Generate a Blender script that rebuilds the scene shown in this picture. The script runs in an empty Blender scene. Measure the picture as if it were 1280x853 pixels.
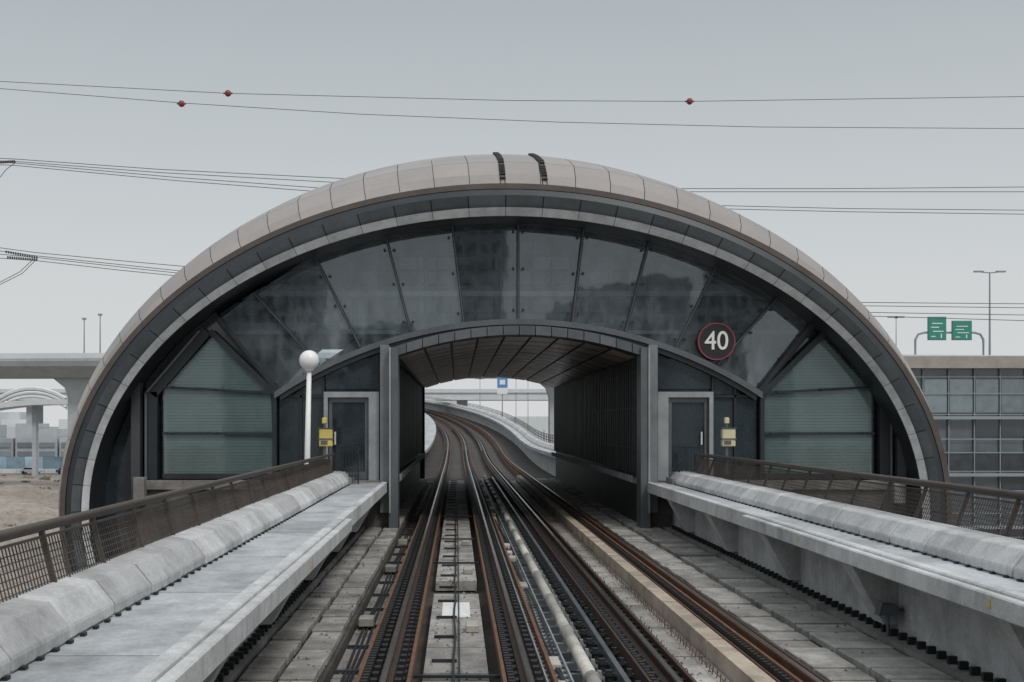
import bpy, bmesh, math, random
from mathutils import Vector, noise
random.seed(4)
sc=bpy.context.scene
R=random.random

# ---------------------------------------------------------------- materials
MATS={}
def mat(name,col,rough=.7,metal=0.0,amt=.25,scale=1.5,bump=.15,stretch=(1,1,1),spec=.5,fine=30,stain=0.0,streak=0.0):
    if name in MATS: return MATS[name]
    m=bpy.data.materials.new(name); m.use_nodes=True
    nt=m.node_tree; N=nt.nodes; L=nt.links
    b=N["Principled BSDF"]
    b.inputs["Roughness"].default_value=rough
    b.inputs["Metallic"].default_value=metal
    b.inputs["Specular IOR Level"].default_value=spec
    tc=N.new("ShaderNodeTexCoord"); mp=N.new("ShaderNodeMapping")
    mp.inputs["Scale"].default_value=stretch
    L.new(tc.outputs["Object"],mp.inputs["Vector"])
    n1=N.new("ShaderNodeTexNoise"); n1.inputs["Scale"].default_value=scale; n1.inputs["Detail"].default_value=8; n1.inputs["Roughness"].default_value=.65
    n2=N.new("ShaderNodeTexNoise"); n2.inputs["Scale"].default_value=fine; n2.inputs["Detail"].default_value=4
    L.new(mp.outputs[0],n1.inputs["Vector"]); L.new(mp.outputs[0],n2.inputs["Vector"])
    mr=N.new("ShaderNodeMapRange"); mr.inputs[1].default_value=.3; mr.inputs[2].default_value=.7
    mr.inputs[3].default_value=1-amt; mr.inputs[4].default_value=1+amt*.6
    L.new(n1.outputs["Fac"],mr.inputs[0])
    mr2=N.new("ShaderNodeMapRange"); mr2.inputs[1].default_value=.3; mr2.inputs[2].default_value=.7
    mr2.inputs[3].default_value=1-amt*.4; mr2.inputs[4].default_value=1+amt*.3
    L.new(n2.outputs["Fac"],mr2.inputs[0])
    at=N.new("ShaderNodeAttribute"); at.attribute_name="tint"
    mu=N.new("ShaderNodeMath"); mu.operation='MULTIPLY'; L.new(mr.outputs[0],mu.inputs[0]); L.new(mr2.outputs[0],mu.inputs[1])
    mu2=N.new("ShaderNodeMath"); mu2.operation='MULTIPLY'; L.new(mu.outputs[0],mu2.inputs[0]); L.new(at.outputs["Fac"],mu2.inputs[1])
    last=mu2.outputs[0]
    def layer(last,scale_vec,sc_,lo,hi,amount):
        mp3=N.new("ShaderNodeMapping"); mp3.inputs["Scale"].default_value=scale_vec; L.new(tc.outputs["Object"],mp3.inputs[0])
        n3=N.new("ShaderNodeTexNoise"); n3.inputs["Scale"].default_value=sc_; n3.inputs["Detail"].default_value=10; n3.inputs["Roughness"].default_value=.75
        L.new(mp3.outputs[0],n3.inputs["Vector"])
        m3=N.new("ShaderNodeMapRange"); m3.inputs[1].default_value=lo; m3.inputs[2].default_value=hi; m3.inputs[3].default_value=1; m3.inputs[4].default_value=1-amount
        L.new(n3.outputs["Fac"],m3.inputs[0])
        mu3=N.new("ShaderNodeMath"); mu3.operation='MULTIPLY'; L.new(last,mu3.inputs[0]); L.new(m3.outputs[0],mu3.inputs[1]); return mu3.outputs[0]
    if stain>0: last=layer(last,(1,1,1),.7,.48,.66,stain)
    if streak>0: last=layer(last,(5,5,.35),1.2,.5,.7,streak)
    vm=N.new("ShaderNodeVectorMath"); vm.operation='SCALE'
    vm.inputs[0].default_value=col; L.new(last,vm.inputs["Scale"])
    L.new(vm.outputs[0],b.inputs["Base Color"])
    rr=N.new("ShaderNodeMapRange"); rr.inputs[3].default_value=max(.02,rough-.12); rr.inputs[4].default_value=min(1,rough+.12)
    L.new(n1.outputs["Fac"],rr.inputs[0]); L.new(rr.outputs[0],b.inputs["Roughness"])
    if bump>0:
        bp=N.new("ShaderNodeBump"); bp.inputs["Strength"].default_value=bump; bp.inputs["Distance"].default_value=.02
        L.new(n2.outputs["Fac"],bp.inputs["Height"]); L.new(bp.outputs[0],b.inputs["Normal"])
    MATS[name]=m; return m
def glass_mat(name,tint,mottle,mottlecol,ior):
    m=bpy.data.materials.new(name); m.use_nodes=True; nt=m.node_tree; N=nt.nodes; L=nt.links
    N.remove(N["Principled BSDF"]); out=N["Material Output"]
    tr=N.new("ShaderNodeBsdfTransparent"); tr.inputs[0].default_value=(*tint,1)
    gl=N.new("ShaderNodeBsdfGlossy"); gl.inputs["Roughness"].default_value=.03; gl.inputs[0].default_value=(.85,.94,1,1)
    df=N.new("ShaderNodeBsdfDiffuse"); df.inputs[0].default_value=(*mottlecol,1)  # pale diffuse tone, on the fan glass it stands in for reflections
    fr=N.new("ShaderNodeFresnel"); fr.inputs[0].default_value=ior
    tc=N.new("ShaderNodeTexCoord"); mp=N.new("ShaderNodeMapping"); mp.inputs["Scale"].default_value=(1,1,.45)
    n=N.new("ShaderNodeTexNoise"); n.inputs["Scale"].default_value=2.5; n.inputs["Detail"].default_value=9; n.inputs["Roughness"].default_value=.7
    L.new(tc.outputs["Object"],mp.inputs[0]); L.new(mp.outputs[0],n.inputs["Vector"])
    mr=N.new("ShaderNodeMapRange"); mr.inputs[1].default_value=.35; mr.inputs[2].default_value=.75; mr.inputs[3].default_value=mottle*.25; mr.inputs[4].default_value=mottle*1.8
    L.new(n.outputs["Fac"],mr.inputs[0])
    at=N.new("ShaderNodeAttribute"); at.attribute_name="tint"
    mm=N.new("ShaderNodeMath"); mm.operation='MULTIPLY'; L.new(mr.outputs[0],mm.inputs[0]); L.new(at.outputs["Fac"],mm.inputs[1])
    n2=N.new("ShaderNodeTexNoise"); n2.inputs["Scale"].default_value=1.1; n2.inputs["Detail"].default_value=2; L.new(tc.outputs["Object"],n2.inputs["Vector"])
    bp=N.new("ShaderNodeBump"); bp.inputs["Strength"].default_value=.10; bp.inputs["Distance"].default_value=.02; L.new(n2.outputs["Fac"],bp.inputs["Height"]); L.new(bp.outputs[0],gl.inputs["Normal"])
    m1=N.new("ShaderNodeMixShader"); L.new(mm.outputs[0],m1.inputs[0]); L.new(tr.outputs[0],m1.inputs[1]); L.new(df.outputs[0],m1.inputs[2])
    m2=N.new("ShaderNodeMixShader"); L.new(fr.outputs[0],m2.inputs[0]); L.new(m1.outputs[0],m2.inputs[1]); L.new(gl.outputs[0],m2.inputs[2])
    L.new(m2.outputs[0],out.inputs[0]); return m

concL=mat("concrete_light",(.53,.54,.54),.8,amt=.26,stain=.34,streak=.22)
concW=mat("concrete_walk",(.44,.465,.485),.5,amt=.30,stain=.42,stretch=(1,.5,1))
concM=mat("concrete_mid",(.24,.23,.215),.85,amt=.4,stain=.5)
concS=mat("concrete_slab",(.33,.32,.30),.85,amt=.42,stain=.5,scale=2.5)
concD=mat("concrete_dark",(.066,.059,.052),.9,amt=.5,stain=.5)
concB=mat("concrete_beige",(.40,.34,.27),.85,amt=.3,stain=.45)
shellM=mat("roof_panel",(.36,.325,.30),.38,.6,amt=.14,scale=.6,bump=.01,streak=.10)
lipM=mat("roof_lip",(.105,.09,.082),.5,.3,amt=.2)
ringG=mat("ring_panel_grey",(.13,.147,.16),.32,.4,amt=.2,scale=2,bump=.03)
ringD=mat("ring_dark",(.03,.037,.043),.4,.3,amt=.25)
stripM=mat("bright_metal",(.66,.69,.70),.38,.3,amt=.25,scale=3,bump=.05)
steelD=mat("steel_dark",(.033,.040,.046),.4,.4,amt=.25)
steelG=mat("steel_grey",(.14,.155,.17),.4,.5,amt=.2)
steelL=mat("steel_light",(.34,.365,.38),.45,.4,amt=.25)
glassF=glass_mat("fan_glass",(.74,.82,.86),.15,(.34,.41,.45),2.05)  # blotchy pale tone painted in for slab reflections, also brightens the panes
glassL=glass_mat("louvre_glass",(.88,.95,.94),.06,(.45,.52,.52),1.6)
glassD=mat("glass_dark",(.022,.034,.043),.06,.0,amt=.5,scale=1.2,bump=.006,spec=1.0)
slatM=mat("louvre_slat",(.43,.53,.525),.35,.1,amt=.10,scale=.8,bump=.0)
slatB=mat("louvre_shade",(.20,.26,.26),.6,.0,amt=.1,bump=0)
black=mat("black_rubber",(.012,.013,.014),.6,amt=.3)
railM=mat("rail_steel",(.060,.035,.024),.55,.3,amt=.4,scale=4)
railTop=mat("rail_head",(.34,.32,.30),.25,.9,amt=.3,stretch=(4,.2,1))
rust=mat("rusty_rail",(.15,.075,.042),.75,.2,amt=.4,scale=4)
fence=mat("railing_brown",(.088,.075,.066),.5,.3,amt=.25)
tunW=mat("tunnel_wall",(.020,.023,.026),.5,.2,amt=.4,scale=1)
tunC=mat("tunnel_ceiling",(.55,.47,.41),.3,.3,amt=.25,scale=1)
cream=mat("conductor_cover",(.50,.48,.43),.5,amt=.3,stain=.45)
yellow=mat("yellow_paint",(.60,.50,.14),.5,amt=.2)
yelC=mat("cream_yellow_paint",(.58,.53,.34),.5,amt=.2)
white=mat("white_paint",(.76,.78,.78),.4,amt=.08)
sand=mat("sand",(.32,.28,.24),.95,amt=.45,scale=.05,fine=2,stain=.4)
asph=mat("asphalt",(.14,.145,.15),.9,amt=.2,scale=.3)
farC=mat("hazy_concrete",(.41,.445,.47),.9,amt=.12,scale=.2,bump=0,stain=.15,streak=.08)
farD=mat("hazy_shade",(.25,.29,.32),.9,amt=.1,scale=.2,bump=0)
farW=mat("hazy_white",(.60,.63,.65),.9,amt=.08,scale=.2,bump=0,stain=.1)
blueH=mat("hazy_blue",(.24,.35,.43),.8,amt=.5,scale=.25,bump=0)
wireM=mat("wire",(.09,.095,.10),.6,amt=.1)
redM=mat("red_marker",(.22,.05,.045),.6,amt=.2)
green=mat("sign_green",(.03,.24,.18),.5,amt=.1)
blue=mat("sign_blue",(.08,.28,.58),.5,amt=.1)
redR=mat("ring_red",(.26,.045,.06),.45,amt=.1)
beige=mat("roof_beige",(.33,.31,.285),.8,amt=.15,stain=.2)
glassB=mat("office_glass",(.10,.125,.145),.12,amt=.5,scale=.5,spec=.8,bump=0)
inner=mat("interior_panel",(.72,.75,.76),.5,amt=.3,scale=1)
cityM=mat("city_facade",(.36,.385,.40),.8,amt=.15,bump=0)
cityG=mat("city_glass",(.06,.075,.09),.2,amt=.3,bump=0)

# ---------------------------------------------------------------- mesh builder
def off(y): return 0 if y<100 else -(y-100)**2*.0007
def rise(y):
    if y<75: return 0
    if y<100: return .00084*(y-75)**2
    return .525+.042*(y-100)
def P3(x,y,z): return (x+off(y),y,z+rise(y))

class MB:
    def __init__(s): s.v=[]; s.f=[]; s.t=[]
    def add(s,vs,fs,t=1.0):
        o=len(s.v); s.v+=[tuple(p) for p in vs]
        for f in fs: s.f.append([i+o for i in f]); s.t.append(t)
    def box(s,x0,x1,y0,y1,z0,z1,t=1.0,path=False):
        vs=[(x,y,z) for x in(x0,x1) for y in(y0,y1) for z in(z0,z1)]
        if path: vs=[P3(*p) for p in vs]
        s.add(vs,[(0,1,3,2),(4,6,7,5),(0,4,5,1),(2,3,7,6),(0,2,6,4),(1,5,7,3)],t)
    def prism(s,poly,y0,y1,t=1.0):
        n=len(poly); vs=[(x,y0,z) for x,z in poly]+[(x,y1,z) for x,z in poly]
        fs=[list(range(n)),list(range(n,2*n))[::-1]]+[(i,(i+1)%n,n+(i+1)%n,n+i) for i in range(n)]
        s.add(vs,fs,t)
    def sweep(s,poly,ys,t=1.0):
        n=len(poly); vs=[]
        for y in ys: vs+=[P3(x,y,z) for x,z in poly]
        fs=[]
        for k in range(len(ys)-1):
            for i in range(n):
                fs.append((k*n+i,k*n+(i+1)%n,(k+1)*n+(i+1)%n,(k+1)*n+i))
        fs.append(list(range(n))); fs.append(list(range((len(ys)-1)*n,len(ys)*n))[::-1])
        s.add(vs,fs,t)
    def rect(s,x0,x1,z0,z1,ys,t=1.0): s.sweep([(x0,z0),(x1,z0),(x1,z1),(x0,z1)],ys,t)
    def tube(s,pts,r,n=6,t=1.0,r2=None):
        pts=[Vector(p) for p in pts]; vs=[]; fs=[]; m=len(pts)
        for k,p in enumerate(pts):
            d=(pts[min(k+1,m-1)]-pts[max(k-1,0)]).normalized()
            u=d.cross(Vector((0,0,1)))
            if u.length<.05: u=d.cross(Vector((0,1,0)))
            u.normalize(); w=d.cross(u)
            rr=r if r2 is None else r+(r2-r)*k/(m-1)
            for i in range(n):
                a=2*math.pi*(i+.5)/n; vs.append(p+u*math.cos(a)*rr+w*math.sin(a)*rr)
        for k in range(m-1):
            for i in range(n): fs.append((k*n+i,k*n+(i+1)%n,(k+1)*n+(i+1)%n,(k+1)*n+i))
        fs.append(list(range(n))); fs.append(list(range((m-1)*n,m*n))[::-1])
        s.add(vs,fs,t)
    def sphere(s,c,r,n=16,m=10,t=1.0):
        vs=[];fs=[]
        for j in range(m+1):
            th=math.pi*j/m
            for i in range(n):
                a=2*math.pi*i/n
                vs.append((c[0]+r*math.sin(th)*math.cos(a),c[1]+r*math.sin(th)*math.sin(a),c[2]+r*math.cos(th)))
        for j in range(m):
            for i in range(n): fs.append((j*n+i,j*n+(i+1)%n,(j+1)*n+(i+1)%n,(j+1)*n+i))
        s.add(vs,fs,t)
    def obj(s,name,m,parent=None,smooth=False):
        me=bpy.data.meshes.new(name); me.from_pydata(s.v,[],s.f); me.update()
        a=me.attributes.new("tint",'FLOAT','FACE'); a.data.foreach_set("value",s.t)
        bm=bmesh.new(); bm.from_mesh(me); bmesh.ops.recalc_face_normals(bm,faces=bm.faces); bm.to_mesh(me); bm.free()
        if smooth: me.polygons.foreach_set("use_smooth",[True]*len(me.polygons))
        me.materials.append(m)
        o=bpy.data.objects.new(name,me); sc.collection.objects.link(o)
        if parent: o.parent=parent
        return o
def group(name):
    e=bpy.data.objects.new(name,None); e.empty_display_size=.5; sc.collection.objects.link(e); return e
def bevel(o,w=.01,seg=1):
    md=o.modifiers.new("bevel",'BEVEL'); md.width=w; md.segments=seg; md.limit_method='ANGLE'; return o

# ---------------------------------------------------------------- dimensions
YS_NEAR=[-4,31.8]
YS_ALL=[-4,31.8,60,75]+[80+5*i for i in range(50)]
YS_FAR=[60.2,75]+[80+5*i for i in range(50)]
def e(u,v): return ((u-571)/47.0, 2.6+(530-v)/47.0)   # elevation drawing, 47 units = 1 m
def mir(u): return 1296-u

# ================================================================ VIADUCT
via=group("railway_viaduct")
b=MB(); b.sweep([(-3.3,-.6),(-2.6,-2.3),(5.8,-2.3),(6.4,-.6)],YS_ALL); b.sweep([(-3.3,-.58),(6.4,-.58),(6.4,-.45),(-3.3,-.45)],YS_ALL); b.obj("deck",concD,via)
b=MB()
for y in [-2]+[75+30*i for i in range(8)]:
    x,_,z=P3(1.55,y,-2.2); b.box(x-1.1,x+1.1,y-1,y+1,-8.2,z)
b.obj("piers",concL,via)
b=MB()
for ys in (YS_NEAR,YS_FAR):
    b.rect(-3.30,-3.12,-.5,1.02,ys); b.rect(6.05,6.25,-.5,1.02,ys)
    b.rect(-2.75,-2.6,-.46,.85,ys); b.rect(5.72,5.87,-.46,.85,ys)
b.obj("side_walls",concL,via)
b=MB(); f=MB(); c=MB()
y=-4
while y<31.6:
    L_=3.0; y2=min(y+L_-.03,31.75)
    b.box(-3.12,-1.97,y,y2,.88,1.05,.86+.26*R()); b.box(5.12,6.05,y,y2,.88,1.05,.86+.26*R())
    f.box(-1.968,-1.83,y,y2,.80,1.075,.9+.2*R()); f.box(4.98,5.118,y,y2,.80,1.075,.9+.2*R())
    y+=L_
f.box(-1.828,-1.72,-4,19.6,.84,1.045,1.0); f.box(4.87,4.978,-4,20.4,.84,1.045,1.0)
b.obj("walkway_slabs",concW,via); bevel(f.obj("walkway_edge_beams",concL,via),.015)
f=MB()
f.rect(-3.12,-1.83,.85,1.05,YS_FAR); f.rect(4.98,6.05,.85,1.05,YS_FAR); f.obj("far_walkways",concW,via)
y=-4
copL=[(-2.75,1.055),(-2.75,1.15),(-2.90,1.335),(-3.17,1.37),(-3.30,1.24),(-3.32,1.0),(-3.2,1.0)]
copR=[(5.55,1.055),(5.55,1.15),(5.70,1.335),(5.97,1.37),(6.22,1.24),(6.27,1.0),(5.9,1.0)]
while y<30.4:
    for cp in (copL,copR):
        dx=random.uniform(-.01,.01); dz=random.uniform(0,.01)
        c.prism([(x+dx,z+dz) for x,z in cp],y,y+1.09,.8+.32*R())
    y+=1.14
bevel(c.obj("coping_blocks",concL,via),.014)
c=MB(); c.rect(-3.2,-2.95,1.0,1.2,[-4,30.4]); c.rect(5.78,6.1,1.0,1.2,[-4,30.4]); c.obj("coping_joint_filler",concD,via)
c=MB(); c.sweep(copL,YS_FAR); c.sweep(copR,YS_FAR); c.obj("far_coping",concL,via)
b=MB()
y=2.5
while y<31:
    for (xi,xo) in ((-1.95,-2.6),(5.1,5.72)):
        vs=[(xi,y-.22,.8),(xo,y-.22,.88),(xo,y-.22,.0),(xo*.7+xi*.3,y-.22,.0),
            (xi,y+.22,.8),(xo,y+.22,.88),(xo,y+.22,.0),(xo*.7+xi*.3,y+.22,.0)]
        b.add(vs,[(0,1,2,3),(4,7,6,5),(0,4,5,1),(1,5,6,2),(2,6,7,3),(3,7,4,0)])
    y+=4.4
b.obj("corbels",concL,via)
b=MB(); y=0
while y<31:
    b.box(-2.745,-2.71,y,y+.06,1.052,1.075); b.box(5.51,5.545,y,y+.06,1.052,1.075)
    b.box(-2.58,-2.47,y,y+.07,-.12,-.04); b.box(5.56,5.66,y,y+.06,-.12,-.03)
    y+=.3
b.obj("cable_clips",black,via)
b=MB(); b.rect(-2.6,-2.42,-.2,-.12,[-4,31.7]); b.rect(5.45,5.72,-.2,-.12,[-4,31.7]); b.obj("cable_shelf",concM,via)
b=MB()
for (x,y) in ((-1.829,27.5),(-1.719,14),(4.979,22),(4.869,17),(4.869,10.9),(4.979,28)):
    s=.006 if x<0 else -.006
    b.box(min(x,x+s),max(x,x+s),y,y+.06,.92,1.0)
b.obj("yellow_tags",yellow,via)
b=MB(); y=-4
while y<60:
    for (x0,x1) in ((-2.36,-1.97),(-1.92,-1.52),(3.98,4.5),(4.62,5.35)):
        dz=.03*R(); b.box(x0+.02*R(),x1-.02*R(),y,y+.53+.03*R(),-.24,-.15+dz,.7+.5*R())
    y+=.6
bevel(b.obj("trough_covers",concS,via),.01)
b=MB()
for (x0,x1) in ((-2.40,-1.48),(3.94,5.4)): b.rect(x0,x1,-.45,-.26,[-4,60])
b.obj("trough_base",concD,via)

# ================================================================ TRACKS
def rail_profile(x):
    return [(x-.075,-.16),(x+.075,-.16),(x+.07,-.14),(x+.012,-.12),(x+.012,-.04),(x+.036,-.03),(x+.036,0),(x-.036,0),(x-.036,-.03),(x-.012,-.04),(x-.012,-.12),(x-.07,-.14)]
def track(cx,gl,gr,rightmat):
    g=group("railway_track")
    for nm,x,m in (("rail",gl,railM),("rail_2",gr,rightmat)):
        b=MB(); b.sweep(rail_profile(x),YS_ALL); b.obj(nm,m,g)
        b=MB(); b.rect(x-.024,x+.024,.0015,.005,YS_ALL); b.obj(nm+"_running_surface",railTop,g)
    b=MB(); y=-4
    while y<140:
        for x in (gl,gr):
            b.box(x-.2,x+.2,y,y+2.35,-.42,-.19,.8+.4*R(),True)
        y+=2.4
    b.obj("rail_plinths",concD if cx<1 else concM,g)
    b=MB(); y=3
    while y<100:
        for x in (gl,gr):
            b.box(x-.19,x+.19,y,y+.16,-.188,-.162,1,True)
            for sx in (-1,1):
                b.box(x+sx*.13-.035,x+sx*.13+.035,y+.02,y+.14,-.162,-.10,1,True)
        y+=.33
    b.obj("rail_fastenings",black,g)
    return g
tl=track(0,-.75,.75,railM)
b=MB()
for x in (-1.03,-.5,.5,1.03): b.rect(x-.02,x+.02,-.2,-.06,YS_ALL)
b.obj("guard_bars",rust,tl)
b=MB(); y=3
while y<62:
    for x in (-.96,.57):
        b.box(x-.035,x+.035,y,y+.08,-.19,-.05)
    y+=.15
b.obj("ribbed_cables",black,tl)
b=MB(); y=-4
while y<60:
    if not 19.5<y<20.4:
        b.box(-.38,.36,y,y+1.56,-.42,-.24,.75+.5*R())
    y+=1.6
b.obj("centre_slab",concS,tl)
b=MB(); y=-4
while y<31:
    b.box(-1.46,-1.12,y,y+2.95,-.45,-.38,.8+.5*R()); y+=3
b.obj("side_slab",concM,tl)
b=MB(); b.box(-.22,.2,17.5,18.9,-.238,-.225); b.obj("balise_plate",white,tl)
b=MB(); b.tube([(-.03+.012*math.sin(y*1.7),y,-.2) for y in [3+.8*i for i in range(70)]],.016); b.tube([(.03,y,-.21) for y in (3,60)],.01)
for k,x in enumerate((-1.22,-1.28,-1.33)): b.tube([(x+.015*math.sin(y*.9+k),y,-.355) for y in [3+.9*i for i in range(62)]],.018)
for k,x in enumerate((1.12,1.17)): b.tube([(x+.02*math.sin(y*.7+k*2),y,-.14) for y in [3+.9*i for i in range(62)]],.013)
b.obj("cables",black,tl)
b=MB(); y=3
while y<60:
    b.box(-.3,-.0,y,y+.04,-.238,-.2); b.box(-1.45,-1.1,y,y+.05,-.378,-.33,.6+R()); y+=1.6
for y in (9,13.2,24,29,36):
    b.box(-.62,.62,y,y+.05,-.215,-.18); b.box(.85,1.95,y+.7,y+.78,-.33,-.28)
b.obj("clamps",steelD,tl)
b=MB()
for y in (11.3,16.2,22.5,27.8): 
    b.box(.12,.30,y,y+.34,-.238,-.13,.7); b.box(-1.42,-1.2,y+1,y+1.3,-.33,-.2,.6)
bevel(b.obj("track_sensors",cream,tl),.015)
tr=track(3,2.25,3.66,rust)
b=MB(); y=-4
while y<60:
    b.box(3.10,3.32,y,y+3.1,-.42,-.08,.85+.3*R()); y+=3.15
b.obj("concrete_kerb",concB,tr)
b=MB(); y=-4
while y<60:
    b.box(2.5,3.08,y,y+2.02+.02*R(),-.42,-.30,.7+.5*R()); y+=2.1
b.obj("slab_panels",concS,tr)
b=MB(); y=3
while y<60:
    for x in (2.62,2.95):
        b.tube([(x+.02*R(),y+.02*R(),-.3),(x+.03*R(),y,-.19-.03*R())],.007,4)
    y+=.2
for x in (2.62,2.95): b.tube([(x,3,-.24),(x,60,-.24)],.006,4)
b.obj("rebar_stubs",rust,tr)
b=MB(); b.rect(1.98,2.01,-.3,-.05,YS_ALL); b.rect(3.86,3.9,-.3,-.1,YS_ALL); b.rect(2.41,2.45,-.2,-.03,YS_ALL); b.obj("guard_bars",railM,tr)
b=MB(); b.rect(3.50,3.535,-.2,-.03,YS_ALL); b.rect(3.40,3.42,-.4,-.12,YS_ALL); b.obj("check_rail",rust,tr)
b=MB(); y=3
while y<62:
    for x in (3.47,2.06): b.box(x-.03,x+.03,y,y+.08,-.19,-.06)
    b.box(3.74,3.84,y,y+.05,-.188,-.13)
    y+=.15
b.obj("ribbed_cables",black,tr)

g=group("conductor_rail")
b=MB(); y=4
while y<58:
    b.tube([(1.41,y,-.06),(1.41,y+2.7,-.06)],.075,10,.8+.3*R()); b.tube([(1.41,y+2.7,-.06),(1.41,y+2.78,-.06)],.093,10,.6)
    y+=2.84
b.obj("cover_tube",cream,g,True)
b=MB(); y=4
while y<58:
    b.tube([(1.62,y+.04,-.2),(1.62,y+.04,-.02)],.045,8); b.tube([(1.62,y+.04,-.08),(1.62,y+.04,-.05)],.07,8)
    b.tube([(1.88,y+.34,-.26),(1.88,y+.34,-.07)],.035,8); b.tube([(1.88,y+.34,-.15),(1.88,y+.34,-.12)],.06,8)
    b.box(1.66,1.86,y+.3,y+.36,-.4,-.14)
    y+=.62
b.obj("insulators",black,g)
b=MB(); y=4
while y<58:
    b.box(1.27,1.94,y,y+.09,-.30,-.19,.6+.6*R()); b.box(1.50,1.54,y+.01,y+.08,-.19,-.03,.8); b.box(1.8,1.96,y+.29,y+.39,-.34,-.26,.5+.5*R())
    y+=.62
b.obj("support_brackets",steelL,g)
b=MB(); b.rect(1.74,1.80,-.32,-.06,[-4,60]); b.rect(1.56,1.59,-.42,-.14,[-4,60]); b.obj("conductor",steelG,g)
g=group("cable_tray")
b=MB(); b.rect(.95,.97,-.3,-.12,[-4,60]); b.rect(1.22,1.24,-.3,-.12,[-4,60])
y=-3
while y<60:
    b.box(.97,1.22,y,y+.10,-.22,-.17,.6+.7*R()); y+=.26
b.obj("tray",steelL,g)
b=MB(); y=3
while y<58:
    if R()<.45:
        w=.10+.08*R(); b.box(1.03,1.03+w,y,y+.25+.3*R(),-.17,-.10+.04*R(),.6+.5*R())
    y+=1.3
bevel(b.obj("junction_blocks",cream,g),.01)
b=MB(); b.rect(.98,1.9,-.45,-.40,[-4,60])
b.obj("tray_floor",concM,g)
# loose grit lying along the track bed
b=MB()
for i in range(2600):
    x=random.choice((random.uniform(-1.46,-1.08),random.uniform(-.36,.34),random.uniform(2.5,3.05),random.uniform(1.25,1.95),random.uniform(-2.4,-1.5),random.uniform(3.95,5.4)))
    z=-.379 if x<-1 and x>-1.5 else (-.239 if abs(x)<.4 else (-.299 if 2.4<x<3.1 else (-.399 if x<2 and x>1 else -.14)))
    y=5+27*R()**1.3; s=.008+.022*R()
    b.add([(x-s,y,z),(x+s*.8,y-s,z),(x+s*.3,y+s,z),(x,y,z+s)],[(0,1,3),(1,2,3),(2,0,3)],.4+1.1*R())
b.obj("track_grit",concM,via)

g=group("junction_box")
b=MB(); b.box(5.42,5.62,15.2,15.42,.16,.29); b.prism([(5.38,.15),(5.42,.32),(5.45,.32),(5.41,.15)],15.22,15.4); b.obj("housing",steelG,g)
b=MB(); b.tube([(5.52,15.3,.16),(5.52,15.3,-.14)],.02); b.tube([(5.6,15.3,.22),(5.73,15.3,.22)],.025); b.obj("bracket",steelG,g)

# ================================================================ RAILINGS
def railing(xb,xt,y0,y1,sgn):
    g=group("walkway_railing"); zb,zt=1.31,1.79
    b=MB(); p=MB(); h=MB(); y=y0
    def pt(s,y,zoff=0): return (xb+(xt-xb)*s,y,zb+(zt-zb)*s+zoff)
    while y<y1:
        p.tube([pt(-.15,y),pt(.5,y),pt(1.0,y)],.028,4,.8+.4*R())
        p.tube([pt(1,y),(xt-sgn*.10,y,zt+.06)],.022,4)
        y2=min(y+1.3,y1)
        for s in (.05,.86): p.tube([pt(s,y+.03),pt(s,y2-.03)],.014,4)
        for s in (.16,.27,.38,.49,.60,.71): b.tube([pt(s,y+.03),pt(s,y2-.03)],.0055,4)
        yy=y+.06
        while yy<y2-.03:
            b.tube([pt(.05,yy),pt(.86,yy)],.006,4,.8+.4*R()); yy+=.065
        y+=1.3
    h.tube([(xt,y0,zt+.0),(xt,y1,zt+.0)],.032,8); h.tube([(xt-sgn*.12,y0,zt+.05),(xt-sgn*.12,y1-.1,zt+.05),(xt-sgn*.12,y1+.25,zt+.0),(xt-sgn*.1,y1+.3,zt-.4)],.03,8)
    p.obj("posts",fence,g); b.obj("mesh_infill",fence,g); h.obj("handrails",fence,g,True)
railing(-3.12,-3.24,1.5,30.3,-1)
railing(6.05,6.22,1.5,30.3,1)
def gate(x0,x1,y):
    g=group("walkway_gate"); b=MB()
    n=7
    for i in range(n+1):
        x=x0+(x1-x0)*i/n; b.tube([(x,y,1.05),(x,y,2.0)],.012 if 0<i<n else .025,6)
    b.tube([(x0,y,2.0),(x1,y,2.0)],.022,6); b.tube([(x0,y,1.25),(x1,y,1.25)],.014,6)
    b.obj("bars",steelD,g)
gate(-3.1,-2.55,30.9); gate(5.75,6.3,30.9)
g=group("viaduct_railing"); b=MB()
for x in (-3.2,6.15):
    for z in (1.5,1.68,1.86): b.tube([P3(x,y,z) for y in YS_FAR],.03,4)
    y=61
    while y<220: 
        b.tube([P3(x,y,1.3),P3(x,y,1.86)],.03,4); y+=1.6
b.obj("rails",fence,g)

# ================================================================ STATION
st=group("metro_station_building")
CX,CZ=1.26,.33
def ell(a,bb,y,th,cx=CX,cz=CZ): return (cx+a*math.cos(th),y,cz+bb*math.sin(th))
A0,A1=math.radians(-20),math.radians(200)
def loft(mb,r0,r1,n=120,t=1.0):
    vs=[];fs=[]
    for i in range(n+1):
        th=A0+(A1-A0)*i/n; vs+= [ell(*r0,th),ell(*r1,th)]
    for i in range(n): fs.append((2*i,2*i+1,2*i+3,2*i+2))
    mb.add(vs,fs,t)
def panels(mb,r0,r1,n,gap,lift,sub=3,var=.12,a0=A0,a1=A1):
    for i in range(n):
        t0=a0+(a1-a0)*(i)/n+gap; t1=a0+(a1-a0)*(i+1)/n-gap
        tt=1-var+2*var*R(); vs=[]
        for j in range(sub+1):
            th=t0+(t1-t0)*j/sub
            vs+=[ell(r0[0]+lift[0],r0[1]+lift[0],r0[2]+lift[1],th),ell(r1[0]+lift[0],r1[1]+lift[0],r1[2]+lift[1],th)]
        mb.add(vs,[(2*j,2*j+1,2*j+3,2*j+2) for j in range(sub)],tt)
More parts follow.
